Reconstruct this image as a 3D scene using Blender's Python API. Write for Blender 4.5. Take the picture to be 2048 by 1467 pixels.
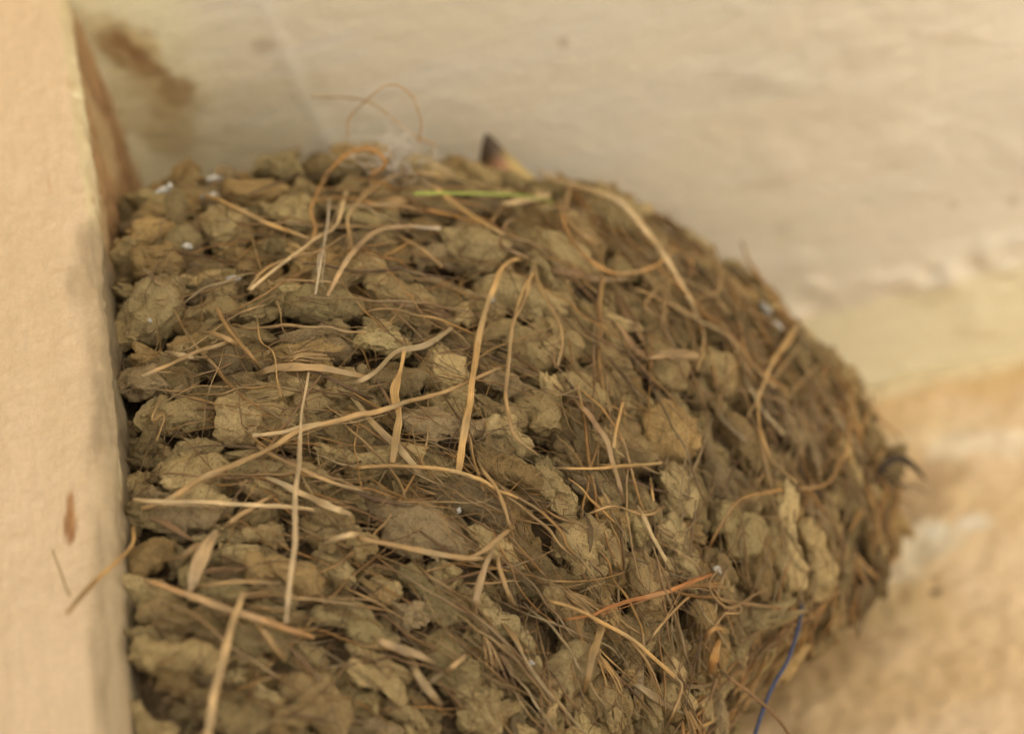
import bpy, math
import numpy as np
from mathutils import Matrix, Vector

for o in list(bpy.data.objects): bpy.data.objects.remove(o)
S = bpy.context.scene
COL = S.collection
rng = np.random.default_rng(7)

# ------------------------------------------------------------------ camera
# corner of the building: wall plane y=0, eave ceiling z=2.5, side of the pillar x=0
E1 = np.array([0.97464, 0.22367, 0.00676])      # world +X in camera terms (right, up, depth)
E2 = np.array([-0.15884, 0.71280, -0.68315])     # world -Y
E3 = np.array([0.15762, -0.66475, -0.73025])     # world -Z
KC = np.array([-0.0678152, -0.0431742, 0.7610964])
PILLAR = 0.1826
W = np.array([E1, -E2, -E3])
ORG = np.array([0, 0, 2.5])
def to_world(p): return (np.asarray(p) - KC) @ W.T + ORG
def to_cam(w): return (np.asarray(w) - ORG) @ W + KC
FPX = 5689.0
def at(px, py, d):
    px, py, d = np.broadcast_arrays(np.asarray(px, float), np.asarray(py, float), np.asarray(d, float))
    return to_world(np.stack([(px-1024)/FPX*d, -(py-733.5)/FPX*d, d], -1))
def project(w):
    c = to_cam(w)
    return 1024+FPX*c[..., 0]/c[..., 2], 733.5-FPX*c[..., 1]/c[..., 2], c[..., 2]
camd = bpy.data.cameras.new('camera'); cam = bpy.data.objects.new('camera', camd); COL.objects.link(cam)
S.camera = cam
cl = to_world([0, 0, 0])
R = np.stack([W[:, 0], W[:, 1], -W[:, 2]], 1)
U, _, Vt = np.linalg.svd(R); R = U @ Vt
M = np.eye(4); M[:3, :3] = R; M[:3, 3] = cl
cam.matrix_world = Matrix(M.tolist())
camd.sensor_width = 36; camd.lens = 100; camd.clip_start = 0.02; camd.clip_end = 500
camd.dof.use_dof = True; camd.dof.focus_distance = 0.545; camd.dof.aperture_fstop = 10.0
CAM = cl

# ------------------------------------------------------------------ sky, sun, exposure
SUN_EL, SUN_AZ = math.radians(62), math.radians(25)      # azimuth clockwise from +Y: the sun is behind the house, the ground in front is lit
wd = bpy.data.worlds.new('World'); S.world = wd; wd.use_nodes = True
nt = wd.node_tree; nt.nodes.clear()
sky = nt.nodes.new('ShaderNodeTexSky'); sky.sky_type = 'NISHITA'; sky.sun_disc = False
sky.sun_elevation = SUN_EL; sky.sun_rotation = SUN_AZ; sky.dust_density = 8; sky.air_density = 0.7; sky.ozone_density = 0.3
bg = nt.nodes.new('ShaderNodeBackground'); bg.inputs[1].default_value = 0.10
wo = nt.nodes.new('ShaderNodeOutputWorld')
nt.links.new(sky.outputs[0], bg.inputs[0]); nt.links.new(bg.outputs[0], wo.inputs[0])
sl = bpy.data.lights.new('sun', 'SUN'); sl.energy = 4.0; sl.angle = math.radians(0.5); sl.color = (1, 0.97, 0.92)
so = bpy.data.objects.new('sun', sl); COL.objects.link(so)
sd = Vector((math.sin(SUN_AZ)*math.cos(SUN_EL), math.cos(SUN_AZ)*math.cos(SUN_EL), math.sin(SUN_EL)))
so.rotation_euler = sd.to_track_quat('Z', 'Y').to_euler(); so.location = (0, -3, 6)
S.view_settings.view_transform = 'Standard'; S.view_settings.look = 'None'
S.view_settings.exposure = 1.08; S.view_settings.gamma = 1
S.render.engine = 'CYCLES'; S.cycles.max_bounces = 8; S.cycles.diffuse_bounces = 5

# ------------------------------------------------------------------ helpers
def hsh(i, j, k, s):
    n = (i*374761393 + j*668265263 + k*2147483647 + s*974634777) & 0xffffffff
    n = ((n ^ (n >> 13))*1274126177) & 0xffffffff
    n = ((n ^ (n >> 16))*2246822519) & 0xffffffff
    return ((n ^ (n >> 15)) & 0xffffff)/float(0xffffff)*2-1
def vn(P, freq, seed=0):
    Q = np.asarray(P, float)*freq + 1000.0
    I = np.floor(Q).astype(np.int64); f = Q-I; f = f*f*f*(f*(f*6-15)+10)
    out = 0
    for a in (0, 1):
        for b in (0, 1):
            for c in (0, 1):
                w = (f[..., 0] if a else 1-f[..., 0])*(f[..., 1] if b else 1-f[..., 1])*(f[..., 2] if c else 1-f[..., 2])
                out = out + w*hsh(I[..., 0]+a, I[..., 1]+b, I[..., 2]+c, seed)
    return out
def fbm(P, freq, oct=3, seed=0, gain=.5):
    o = 0; a = 1; t = 0
    for k in range(oct):
        o = o + a*vn(P, freq*2.03**k, seed+k*17); t += a; a *= gain
    return o/t
def sst(a, b, x):
    t = np.clip((x-a)/(b-a), 0, 1); return t*t*(3-2*t)

def mesh_obj(name, V, F, mat, parent=None, col=None, uv=None, smooth=True):
    """V (n,3), F (m,k) index array or list of those; col (n,3) vertex tint; uv (n,2)"""
    me = bpy.data.meshes.new(name)
    Fs = F if isinstance(F, list) else [F]
    Fs = [np.asarray(f, np.int32) for f in Fs if len(f)]
    me.vertices.add(len(V)); me.vertices.foreach_set('co', np.asarray(V, np.float32).ravel())
    loops = np.concatenate([f.ravel() for f in Fs])
    tot = np.concatenate([np.full(len(f), f.shape[1], np.int32) for f in Fs])
    st = np.concatenate([[0], np.cumsum(tot)[:-1]]).astype(np.int32)
    me.loops.add(len(loops)); me.loops.foreach_set('vertex_index', loops)
    me.polygons.add(len(tot)); me.polygons.foreach_set('loop_start', st); me.polygons.foreach_set('loop_total', tot)
    me.polygons.foreach_set('use_smooth', np.full(len(tot), smooth))
    me.update(calc_edges=True)
    if col is not None:
        a = me.attributes.new('tint', 'FLOAT_COLOR', 'POINT')
        c = np.ones((len(V), 4), np.float32); c[:, :3] = col; a.data.foreach_set('color', c.ravel())
    if uv is not None:
        l = me.uv_layers.new(name='UVMap'); l.data.foreach_set('uv', np.asarray(uv, np.float32)[loops].ravel())
    me.validate()
    o = bpy.data.objects.new(name, me); COL.objects.link(o)
    me.materials.append(mat)
    if parent is not None: o.parent = parent
    return o
def tag(o, label=None, cat=None, group=None, kind=None):
    for k, v in (('label', label), ('category', cat), ('group', group), ('kind', kind)):
        if v: o[k] = v
    return o
def empty(name):
    o = bpy.data.objects.new(name, None); COL.objects.link(o); o.empty_display_size = .01; return o
def grid(xs, ys):
    X, Y = np.meshgrid(xs, ys)
    n, m = len(xs), len(ys)
    i = (np.arange(m-1)[:, None]*n + np.arange(n-1)[None]).ravel()
    return X.ravel(), Y.ravel(), np.stack([i, i+1, i+n+1, i+n], 1)
def spaced(a0, a, b, b1, step, grow=1.35):
    c = list(np.arange(a, b, step)); s = step; x = a
    L = []
    while x > a0: s *= grow; x -= s; L.append(max(x, a0))
    s = step; x = c[-1]; Rr = []
    while x < b1: s *= grow; x += s; Rr.append(min(x, b1))
    return np.array(L[::-1]+c+Rr)

def mat(name, rough=.9):
    m = bpy.data.materials.new(name); m.use_nodes = True; t = m.node_tree
    b = t.nodes['Principled BSDF']; b.inputs['Roughness'].default_value = rough
    b.inputs['Specular IOR Level'].default_value = .25
    return m, t, b
def N(t, typ, **kw):
    n = t.nodes.new(typ)
    for k, v in kw.items(): setattr(n, k, v)
    return n
def noise_node(t, vec, scale, detail=4, rough=.6):
    n = N(t, 'ShaderNodeTexNoise'); n.inputs['Scale'].default_value = scale
    n.inputs['Detail'].default_value = detail; n.inputs['Roughness'].default_value = rough
    t.links.new(vec, n.inputs['Vector']); return n.outputs['Fac']
def ramp(t, fac, *stops):
    r = N(t, 'ShaderNodeValToRGB'); e = r.color_ramp.elements
    while len(e) < len(stops): e.new(.5)
    for el, (p, c) in zip(e, stops):
        el.position = p; el.color = (*((c, c, c) if not hasattr(c, '__len__') else c), 1)
    t.links.new(fac, r.inputs[0]); return r.outputs[0]
def mulc(t, a, b, fac=1, mode='MULTIPLY'):
    m = N(t, 'ShaderNodeMix', data_type='RGBA', blend_type=mode)
    m.inputs['Factor'].default_value = fac
    for s, i in ((a, 6), (b, 7)):
        if hasattr(s, 'is_linked'): t.links.new(s, m.inputs[i])
        else: m.inputs[i].default_value = (*s, 1)
    return m.outputs[2]
def bump(t, b, h, dist, strength=1, prev=None):
    n = N(t, 'ShaderNodeBump'); n.inputs['Distance'].default_value = dist; n.inputs['Strength'].default_value = strength
    t.links.new(h, n.inputs['Height'])
    if prev is not None: t.links.new(prev, n.inputs['Normal'])
    t.links.new(n.outputs[0], b.inputs['Normal']); return n.outputs[0]
def tint(t): return N(t, 'ShaderNodeAttribute', attribute_name='tint').outputs['Color']
def obco(t): return N(t, 'ShaderNodeTexCoord').outputs['Object']
def scaled(t, v, s):
    m = N(t, 'ShaderNodeMapping'); m.inputs['Scale'].default_value = s; t.links.new(v, m.inputs['Vector']); return m.outputs[0]

# ---- materials
def paint_mat(name, streak, amount=.12, bd=.00045):
    m, t, b = mat(name, .75)
    c = tint(t); co = obco(t)
    f = ramp(t, noise_node(t, co, 900, 3), (.3, 1-amount), (.7, 1+amount*.3))
    g = ramp(t, noise_node(t, scaled(t, co, streak), 1, 5, .65), (.3, 1-amount), (.7, 1+amount*.4))
    t.links.new(mulc(t, mulc(t, c, f), g), b.inputs['Base Color'])
    n1 = bump(t, b, noise_node(t, scaled(t, co, streak), 1, 6, .7), bd, .8)
    bump(t, b, noise_node(t, co, 700, 3), .00035, .7, n1)
    return m
M_ceil = paint_mat('ceiling_paint', (60, 500, 60), .06, .00018)
M_wall = paint_mat('wall_paint', (160, 160, 160), .12)
M_pillar = paint_mat('pillar_paint', (520, 520, 110), .07, .0007)

m, t, b = mat('dry_mud', .97); M_mud = m
co = obco(t)
c = mulc(t, tint(t), ramp(t, noise_node(t, co, 260, 5, .7), (.25, .72), (.5, 1.0), (.75, 1.15)))
c = mulc(t, c, ramp(t, noise_node(t, co, 2600, 3, .7), (.33, .42), (.43, 1.0), (.75, 1.15)))
t.links.new(c, b.inputs['Base Color']); b.inputs['Specular IOR Level'].default_value = .12
n1 = bump(t, b, noise_node(t, co, 620, 6, .75), .0022, .9)
bump(t, b, noise_node(t, co, 2600, 3, .7), .0003, .8, n1)

m, t, b = mat('dry_straw', .6); M_straw = m
uvn = N(t, 'ShaderNodeTexCoord').outputs['UV']
st = noise_node(t, scaled(t, uvn, (9, 120, 1)), 1, 4, .65)
c = mulc(t, tint(t), ramp(t, st, (.3, .62), (.55, 1.0), (.8, 1.3)))
c = mulc(t, c, ramp(t, noise_node(t, obco(t), 160, 3), (.3, .75), (.6, 1.1)))
t.links.new(c, b.inputs['Base Color'])
b.inputs['Specular IOR Level'].default_value = .35
bump(t, b, noise_node(t, scaled(t, uvn, (14, 160, 1)), 1, 3), .0002, .6)

def plain(name, colr, rough=.8, sc=800, var=.25):
    m, t, b = mat(name, rough)
    c = mulc(t, colr, ramp(t, noise_node(t, obco(t), sc, 3), (.3, 1-var), (.7, 1+var*.3)))
    t.links.new(c, b.inputs['Base Color']); return m
M_green = plain('green_grass', (.31, .34, .07), .5, 400, .3)
M_blue = plain('blue_thread', (.066, .076, .125), .65, 2500, .7)
M_white = plain('bird_dropping', (.56, .51, .42), .9, 1500, .5)
M_skin = plain('nestling_down', (.05, .04, .035), .9)
M_feather = plain('dark_feather', (.05, .032, .02), .8, 600, .5)
m, t, b = mat('beak_horn', .45); M_beak = m; t.links.new(tint(t), b.inputs['Base Color'])
M_cob = plain('cobweb_hair', (.62, .53, .41), .7)
M_ground = plain('ground_soil', (.60, .60, .57), .95, 3, .2)

# ------------------------------------------------------------------ the setting
def plane_pix(px, py, n, P):                      # pixel -> depth on a plane through world point P
    r = at(px, py, 1.0)-CAM
    return ((P-CAM)@n)/(r@n)
def on_ceiling(px, py): return CAM+(at(px, py, 1.0)-CAM)*((2.5-CAM[2])/(at(px, py, 1.0)-CAM)[2])
def on_wall(px, py): r = at(px, py, 1.0)-CAM; return CAM+r*((0-CAM[1])/r[1])
def on_side(px, py): r = at(px, py, 1.0)-CAM; return CAM+r*((0-CAM[0])/r[0])
def on_front(px, py): r = at(px, py, 1.0)-CAM; return CAM+r*((-PILLAR-CAM[1])/r[1])
def mixc(C, colr, w): return C*(1-w[:, None]) + np.array(colr)[None]*w[:, None]
def blob(A, B, ca, cb, ra, rb, P, seed, rot=0, rag=.5, freq=60):
    c, s = math.cos(rot), math.sin(rot)
    u = ((A-ca)*c+(B-cb)*s)/ra; v = (-(A-ca)*s+(B-cb)*c)/rb
    d = np.sqrt(u*u+v*v) + rag*fbm(P, freq, 4, seed)
    return 1-sst(.55, 1.15, d)

tag(mesh_obj('ground', [[-80, -80, 0], [80, -80, 0], [80, 40, 0], [-80, 40, 0]], np.array([[0, 1, 2, 3]]), M_ground), kind='structure')

# ceiling
xs = spaced(-4, -.03, .30, 1.0, .0012); ys = spaced(-.75, -.21, -.0005, 0., .0012)  # unseen left run lengthened to shade that side, right end cut for light
ys = np.unique(np.concatenate([ys, [0.]]))
X, Y, F = grid(xs, ys); Z = np.full_like(X, 2.5); P = np.stack([X, Y, Z], 1)
bw = -on_ceiling(1900, 570)[1]; print('band', bw)
hgt = .0007*fbm(P*[1, 1, 1], 22, 2, 3) + .00022*fbm(P*[1, 3, 1], 260, 3, 5)
lum = np.exp(-((Y+bw+.006+.004*vn(P, 30, 9))/.008)**2)
hgt += lum*.0035*np.clip(fbm(P, 95, 2, 12)+.15, 0, 1)*(X > .05)
hgt += .0014*np.clip(fbm(P, 60, 3, 31)+.0, 0, 1)*sst(.10, .16, X)
C = np.tile([[.77, .69, .53]], (len(X), 1))
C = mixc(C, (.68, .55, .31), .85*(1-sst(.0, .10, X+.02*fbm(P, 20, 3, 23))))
C = mixc(C, (.60, .475, .295), .55*(1-sst(.13, .25, X+.02*fbm(P, 20, 3, 24))))  # shade around the nest painted into the ceiling colour, stronger to the left
C = mixc(C, (.66, .59, .45), .6*sst(-.1, .6, fbm(P*[1, 2.5, 1], 14, 4, 21)))
C = mixc(C, (.66, .60, .49), .5*sst(.1, .5, fbm(P*[1, 9, 1], 20, 4, 22))*(1-sst(.05, .2, X)))
band = 1-sst(bw-.0025, bw+.0025, -Y+.0035*fbm(P, 30, 3, 41))
C = mixc(C, (.78, .69, .43), .8*band)
edge = (1-sst(.012, .03, X+.007*fbm(P, 50, 3, 44)))
C = mixc(C, (.74, .65, .39), .8*edge)
r8 = np.random.default_rng(88)
for k in range(26):
    u = r8.uniform(0, 1); w8 = 1-abs(u-.5)*.7
    a = on_ceiling(222+165*u+r8.normal(0, 16), 70+190*u+r8.normal(0, 20)); sz = r8.uniform(.0016, .0055)
    C = mixc(C, [(.22, .12, .04), (.36, .22, .08), (.50, .36, .15), (.60, .46, .22)][r8.integers(4)], r8.uniform(.35, .75)*w8*blob(X, Y, a[0], a[1], sz, sz*r8.uniform(1.2, 2.2), P, 200+k, -.35, 1.0, 170))
for q8, s8 in (((250, 92), (.0018, .0042)), ((285, 128), (.0022, .0045)), ((352, 180), (.0030, .0050)), ((330, 160), (.0020, .003))):
    a = on_ceiling(*q8); C = mixc(C, (.24, .13, .05), .8*blob(X, Y, a[0], a[1], s8[0], s8[1], P, int(q8[0]), -.4, 1.2, 300))
a = on_ceiling(300, 215); C = mixc(C, (.42, .30, .13), .5*blob(X, Y, a[0], a[1], .010, .014, P, 53, .2, .9, 120))
a = on_ceiling(470, 260); C = mixc(C, (.50, .42, .26), .4*blob(X, Y, a[0], a[1], .022, .02, P, 54, .2, .7, 50))  # dirty patch with part of the nest's shadow painted in
for q, rr, w in (((1128, 85), .0013, .6), ((525, 90), .003, .4), ((1905, 410), .002, .3), ((2025, 405), .002, .35), ((1570, 455), .003, .15)):
    a = on_ceiling(*q); C = mixc(C, (.3, .2, .1), w*blob(X, Y, a[0], a[1], rr, rr, P, 55, 0, .3, 200))
# raised paint ridge running up from the nest
a, b_ = on_ceiling(545, 40), on_ceiling(625, 215)
dv = (b_-a)[:2]; dl = np.linalg.norm(dv); dv /= dl
u = (X-a[0])*dv[0]+(Y-a[1])*dv[1]; v = -(X-a[0])*dv[1]+(Y-a[1])*dv[0]+.001*vn(P, 80, 61)
rdg = np.exp(-(v/.0016)**2)*sst(-.03, 0, u)*(1-sst(dl, dl+.03, u))
hgt += .00035*rdg; C = mixc(C, (.80, .76, .66), .12*rdg)
P[:, 2] = 2.5-np.maximum(hgt, -.001)*sst(0, .002, -Y+1e-9)
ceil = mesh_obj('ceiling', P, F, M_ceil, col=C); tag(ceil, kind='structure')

# wall behind
xs = spaced(-4, .0, .32, 1.0, .0013); zs = spaced(0, 2.28, 2.4995, 2.5, .0013); zs = np.unique(np.concatenate([zs, [2.5]]))  # out of view: made long on the left for shade, short on the right for light
X, Z, F = grid(xs, zs); Y = np.zeros_like(X); P = np.stack([X, Y, Z], 1)
hgt = .0012*fbm(P, 25, 3, 71)+.0011*np.clip(fbm(P, 120, 3, 72), 0, 1)+.0006*fbm(P, 350, 2, 73)
D = 2.5-Z
hgt += .0025*np.exp(-((D-.024-.003*vn(P, 25, 74))/.004)**2)*np.clip(fbm(P, 70, 2, 75)+.4, 0, 1)
C = np.tile([[.76, .56, .335]], (len(X), 1))
C = mixc(C, (.62, .415, .19), .7*sst(-.1, .6, fbm(P, 30, 4, 76)))
C = mixc(C, (.78, .57, .30), .6*sst(.1, .5, fbm(P, 110, 4, 77)))
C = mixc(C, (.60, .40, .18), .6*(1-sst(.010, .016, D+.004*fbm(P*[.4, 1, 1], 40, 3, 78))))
C = mixc(C, (.78, .68, .47), .6*np.exp(-((D-.025-.004*vn(P, 25, 79))/.005)**2)*sst(-.4, .3, fbm(P, 60, 3, 80)))
C = mixc(C, (.72, .60, .36), .8*(1-sst(.0015, .0055, D+.004*fbm(P*[.6, 1, 1], 60, 3, 111))))
for q, ra, w, cc in (((1860, 1080), .009, .55, (.78, .70, .50)), ((1880, 1060), .004, .7, (.80, .73, .56)), ((1945, 1045), .004, .7, (.80, .74, .58)), ((1840, 1110), .004, .6, (.78, .70, .5)), ((1800, 1150), .006, .6, (.76, .66, .45)), ((1905, 890), .008, .4, (.80, .72, .54)), ((1990, 880), .009, .4, (.80, .72, .54)), ((1880, 950), .008, .5, (.34, .22, .11)), ((1700, 1250), .022, .45, (.42, .27, .10)), ((1600, 1330), .022, .5, (.36, .22, .08)),
                     ((1480, 1420), .018, .6, (.36, .22, .08)), ((1780, 1200), .013, .5, (.55, .40, .18)), ((1820, 1010), .010, .5, (.3, .2, .11)), ((1850, 1100), .006, .4, (.3, .2, .1)),
                     ((1872, 1183), .0013, .95, (.05, .035, .02)), ((1870, 1150), .002, .5, (.25, .15, .07)), ((1885, 1410), .0009, .7, (.1, .08, .04)), ((1800, 1260), .004, .5, (.35, .24, .12))):
    a = on_wall(*q); C = mixc(C, cc, w*blob(X, Z, a[0], a[2], ra, ra*.75, P, int(q[0]), 0, .7 if ra > .003 else .2, 90))
P[:, 1] = -np.maximum(hgt, -.001)*sst(0, .002, D+1e-9)
wall = mesh_obj('wall', P, F, M_wall, col=C)
tag(wall, 'rough tan plastered wall behind the mud nest, lower right', 'wall')

# pillar: front face, worn arris, side face
sx = spaced(-4, -.05, -.003, -.003, .0007); sx = sx[sx <= -.003]  # unseen stretch to the left added along with the wall's, shading that side
arc = [(-.0026+.0026*math.sin(a), -PILLAR+.0026-.0026*math.cos(a)) for a in np.linspace(0, math.pi/2, 10)]
prof = [(x, -PILLAR) for x in sx] + arc + [(0, y) for y in np.arange(-PILLAR+.0033, .0005, .0008)]
prof = np.array(prof); nrm = np.zeros_like(prof)
for i, (x, y) in enumerate(prof):
    if x < -.0026: nrm[i] = (0, -1)
    elif y > -PILLAR+.0026: nrm[i] = (1, 0)
    else: nrm[i] = np.array([x+.0026, y+PILLAR-.0026])/.0026
zs = spaced(0, 2.31, 2.4992, 2.5, .0008); zs = np.unique(np.concatenate([zs, [2.5]]))
ii, Zg, F = grid(np.arange(len(prof)), zs); ii = ii.astype(int)
X, Y = prof[ii, 0], prof[ii, 1]; Nx, Ny = nrm[ii, 0], nrm[ii, 1]; P = np.stack([X, Y, Zg], 1)
front = sst(-.5, -1, Ny); side = sst(.5, .95, Nx); corner = np.exp(-(((X+.0013)**2+(Y+PILLAR-.0013)**2)/.004**2))
h = .0005*fbm(P, 18, 2, 81)+.0006*fbm(P*[1, 1, .14], 300, 3, 82) + .0004*fbm(P, 420, 2, 83)
h += corner*(.0006*fbm(P*[.3, .3, 1], 30, 2, 84)+.00028*fbm(P*[.3, .3, 1], 260, 3, 85))
h += side*.0006*fbm(P, 120, 3, 86)
C = np.tile([[.64, .47, .29]], (len(X), 1))
C = mixc(C, (.58, .42, .24), .4*sst(-.1, .5, fbm(P*[1, 1, .25], 60, 4, 87)))
lip = np.exp(-((Y+PILLAR-.0030-.0012*vn(P*[0, 0, 1], 180, 88)-.0008*vn(P*[0, 0, 1], 520, 89))/.0011)**2)*(Nx > .2)
Csd = np.tile([[.60, .48, .27]], (len(X), 1))
s0 = on_side(215, 130)[2]; s1 = on_side(240, 560)[2]
dirt = sst(.003, .008, Y+PILLAR+.003*fbm(P, 60, 3, 90)-.0*Zg)*sst(s0+.002, s0-.006, Zg+.004*fbm(P, 70, 3, 91)) if False else sst(.0025, .0075, Y+PILLAR+.003*fbm(P, 60, 3, 90))*(1-sst(s0-.008, s0+.002, Zg+.004*fbm(P, 70, 3, 91)))
Csd = mixc(Csd, (.33, .18, .07), .92*dirt)
Csd = mixc(Csd, (.22, .115, .045), .7*dirt*sst(0, .5, fbm(P, 90, 4, 92)))
Csd = mixc(Csd, (.46, .33, .16), .6*dirt*sst(.15, .5, fbm(P, 45, 3, 97)))
mud = 1-sst(s1-.008, s1+.006, Zg+.006*fbm(P, 80, 3, 93))
Csd = mixc(Csd, (.22, .165, .09), .95*mud*sst(-.55, -.2, fbm(P, 60, 4, 94)+.35*sst(.003, .006, Y+PILLAR)))
Csd = mixc(Csd, (.74, .64, .38), .9*lip*(1-sst(s1+.004, s1-.004, Zg)*.0)*sst(s1-.008, s1+.004, Zg)*sst(-.15, .1, fbm(P*[.2, .2, 1], 110, 3, 95)))
wS = sst(.15, .6, Nx+.25*fbm(P*[.2, .2, 1], 150, 3, 96)-0.0)
C = C*(1-wS[:, None])+Csd*wS[:, None]
for q, rx, rz, w, cc in (((147, 1005), .0010, .0038, .8, (.30, .13, .04)), ((147, 1050), .0012, .0045, .9, (.26, .11, .035)), ((151, 1030), .0007, .004, .5, (.45, .25, .09)),
                         ((110, 375), .0004, .0035, .35, (.5, .25, .1)), ((195, 385), .0012, .0022, .5, (.33, .19, .09)), ((165, 160), .0015, .004, .3, (.45, .3, .14)),
                         ((178, 210), .0025, .006, .35, (.40, .27, .13)), ((240, 1000), .002, .02, .55, (.33, .25, .14)), ((262, 1440), .003, .014, .5, (.3, .23, .13)), ((60, 605), .0012, .0012, .2, (.5, .3, .14))):
    a = on_front(*q); C = mixc(C, cc, w*(Ny < -.3)*blob(X, Zg, a[0], a[2], rx, rz, P, int(q[1]), 0, .5, 160))
zz = [on_front(x, y)[2] for x, y in ((165, -80), (170, 50), (180, 200), (195, 330), (215, 480), (235, 620), (255, 1000), (265, 1400))]
P[:, 0] += np.interp(-Zg, -np.array(zz), [-.0045, -.0036, -.0022, -.0012, -.0003, 0, -.0006, -.0022])*np.exp(-np.clip(Y+PILLAR, 0, 1)/.035)*np.exp(np.minimum(0, X)/.05)
P[:, 0] += Nx*h; P[:, 1] += Ny*h
wr = sst(-.0072, -.0022, X+.0042*fbm(P*[1, 1, .25], 130, 3, 98))*(Ny < -.05)*(1-sst(s1-.006, s1+.004, Zg))
C = mixc(C, (.38, .28, .155), .85*wr)
C = mixc(C, (.24, .175, .10), .6*wr*sst(0, .4, fbm(P*[1.4, 1, .15], 300, 3, 99)))
pil = mesh_obj('pillar', P, F, M_pillar, col=C)
tag(pil, 'pale cream painted pillar with a worn edge, left of the mud nest', 'pillar')

# ------------------------------------------------------------------ the nest: envelope surface
CONT = [(1790, 1030), (1765, 900), (1735, 800), (1650, 715), (1560, 635), (1450, 525), (1330, 450), (1240, 402), (1090, 370), (985, 360), (800, 330), (600, 335), (450, 352), (330, 385),
        (220, 440), (100, 560), (20, 720), (-40, 950), (-30, 1200), (60, 1450), (250, 1650), (520, 1790), (880, 1850), (1180, 1760), (1340, 1600), (1430, 1480), (1495, 1365), (1600, 1300), (1700, 1240), (1775, 1130)]
CX, CY = 850., 1000.
cth = np.array([math.atan2(-(y-CY), x-CX) for x, y in CONT]); cr = np.array([math.hypot(x-CX, y-CY) for x, y in CONT])
o_ = np.argsort(cth); cth, cr = cth[o_], cr[o_]
tt = np.linspace(-math.pi, math.pi, 721)
rr_ = np.interp(tt, np.concatenate([cth-2*math.pi, cth, cth+2*math.pi]), np.tile(cr, 3))
ker = np.exp(-(np.arange(-15, 16)/5.)**2); ker /= ker.sum()
rr_[:-1] = np.convolve(np.concatenate([rr_[-16:-1], rr_[:-1], rr_[:15]]), ker, 'valid')[:720]; rr_[-1] = rr_[0]
def Rth(th): return np.interp(th, tt, rr_)
def centre_depth(px, py):
    x = (px-800)*.0000985; y = (1050-py)*.0000985
    return .588+.85*y+.32*x+.055*np.clip(x/.099, 0, 1.2)**2-.020*np.clip((py-850)/550, 0, 1.2)*np.clip((650-px)/350, 0, 1)
def surf_param(th, ph):                            # ph 0 = front, pi/2 = outline, beyond = far side
    rho = np.sin(ph); r = rho*Rth(th); px = CX+r*np.cos(th); py = CY-r*np.sin(th)
    c = np.cos(ph); d = centre_depth(px, py)-np.where(c > 0, .060, .12)*c
    return at(px, py, d)
def surf_depth(px, py):
    px = np.asarray(px, float); py = np.asarray(py, float)
    th = np.arctan2(-(py-CY), px-CX); rho = np.hypot(px-CX, py-CY)/Rth(th)
    return centre_depth(px, py)-.060*np.sqrt(np.clip(1-rho**2, 0, 1))
def surf_rho(px, py):
    return np.hypot(px-CX, py-CY)/Rth(np.arctan2(-(py-CY), px-CX))
def flow_angle(px, py):
    a = 75*sst(450, 1700, px)+15*np.clip((py-800)/600, -.6, 1)*sst(500, 900, px)
    return np.radians(a)

nest = empty('bird_nest'); 
tag(nest, 'mud and straw nest stuck in the corner between pillar, wall and ceiling', 'bird nest')
# base wall of the cup
TH = np.linspace(-math.pi, math.pi, 361)[:-1]; PH = np.linspace(.01, 2.3, 120)
a, b_ = np.meshgrid(TH, PH); V = surf_param(a.ravel(), b_.ravel())
cen = at(900, 1000, .60)
inw = (cen-V); inw /= np.linalg.norm(inw, axis=1)[:, None]
V = V+inw*(.0078+.0015*fbm(V, 200, 3, 101))[:, None]
n = len(TH); i = np.arange(len(PH)-1)[:, None]*n; j = np.arange(n)[None]; j2 = (j+1) % n
F = np.stack([(i+j), (i+j2), (i+n+j2), (i+n+j)], -1).reshape(-1, 4)
keep = ~((b_.ravel()[F[:, 0]] > 1.66) & (a.ravel()[F[:, 0]] > math.radians(35)) & (a.ravel()[F[:, 0]] < math.radians(140)))   # open mouth of the cup
keep &= ~(V[F[:, 0], 2] > 2.497)
F = F[keep]
Ctint = np.tile([[.15, .10, .05]], (len(V), 1))  # extra dark mud: shade in the gaps between pellets put into the colour
mesh_obj('mud_wall', V, F, M_mud, nest, col=Ctint)

# ---- pellets
def ico(sub):
    import bmesh
    bm = bmesh.new(); bmesh.ops.create_icosphere(bm, subdivisions=sub, radius=1)
    V = np.array([v.co[:] for v in bm.verts]); F = np.array([[v.index for v in f.verts] for f in bm.faces]); bm.free(); return V, F
IV, IF = ico(5)                                     # 2562 vertices
def proto():
    k = rng.integers(2, 5); cs = []; rs = []
    x = -.62
    for q in range(k):
        cs.append((x, rng.normal(0, .16), rng.normal(0, .12))); rs.append(rng.uniform(.42, .68)); x += 1.24/(k-1)
    if rng.random() < .6: cs.append((rng.uniform(-.5, .5), rng.choice([-.35, .35]), rng.uniform(-.1, .25))); rs.append(rng.uniform(.3, .45))
    cs = np.array(cs); rs = np.array(rs)
    cs = np.vstack([cs, [0, 0, 0]]); rs = np.append(rs, .45)
    lo = np.zeros(len(IV)); hi = np.full(len(IV), 2.5)
    for _ in range(18):
        mid = (lo+hi)/2; p = IV*mid[:, None]
        f = sum(np.exp(-((p-c)**2).sum(1)/r**2*1.3) for c, r in zip(cs, rs))
        ins = f > .38; lo = np.where(ins, mid, lo); hi = np.where(ins, hi, mid)
    return IV*lo[:, None]
PROTO = [proto() for _ in range(22)]
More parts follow.
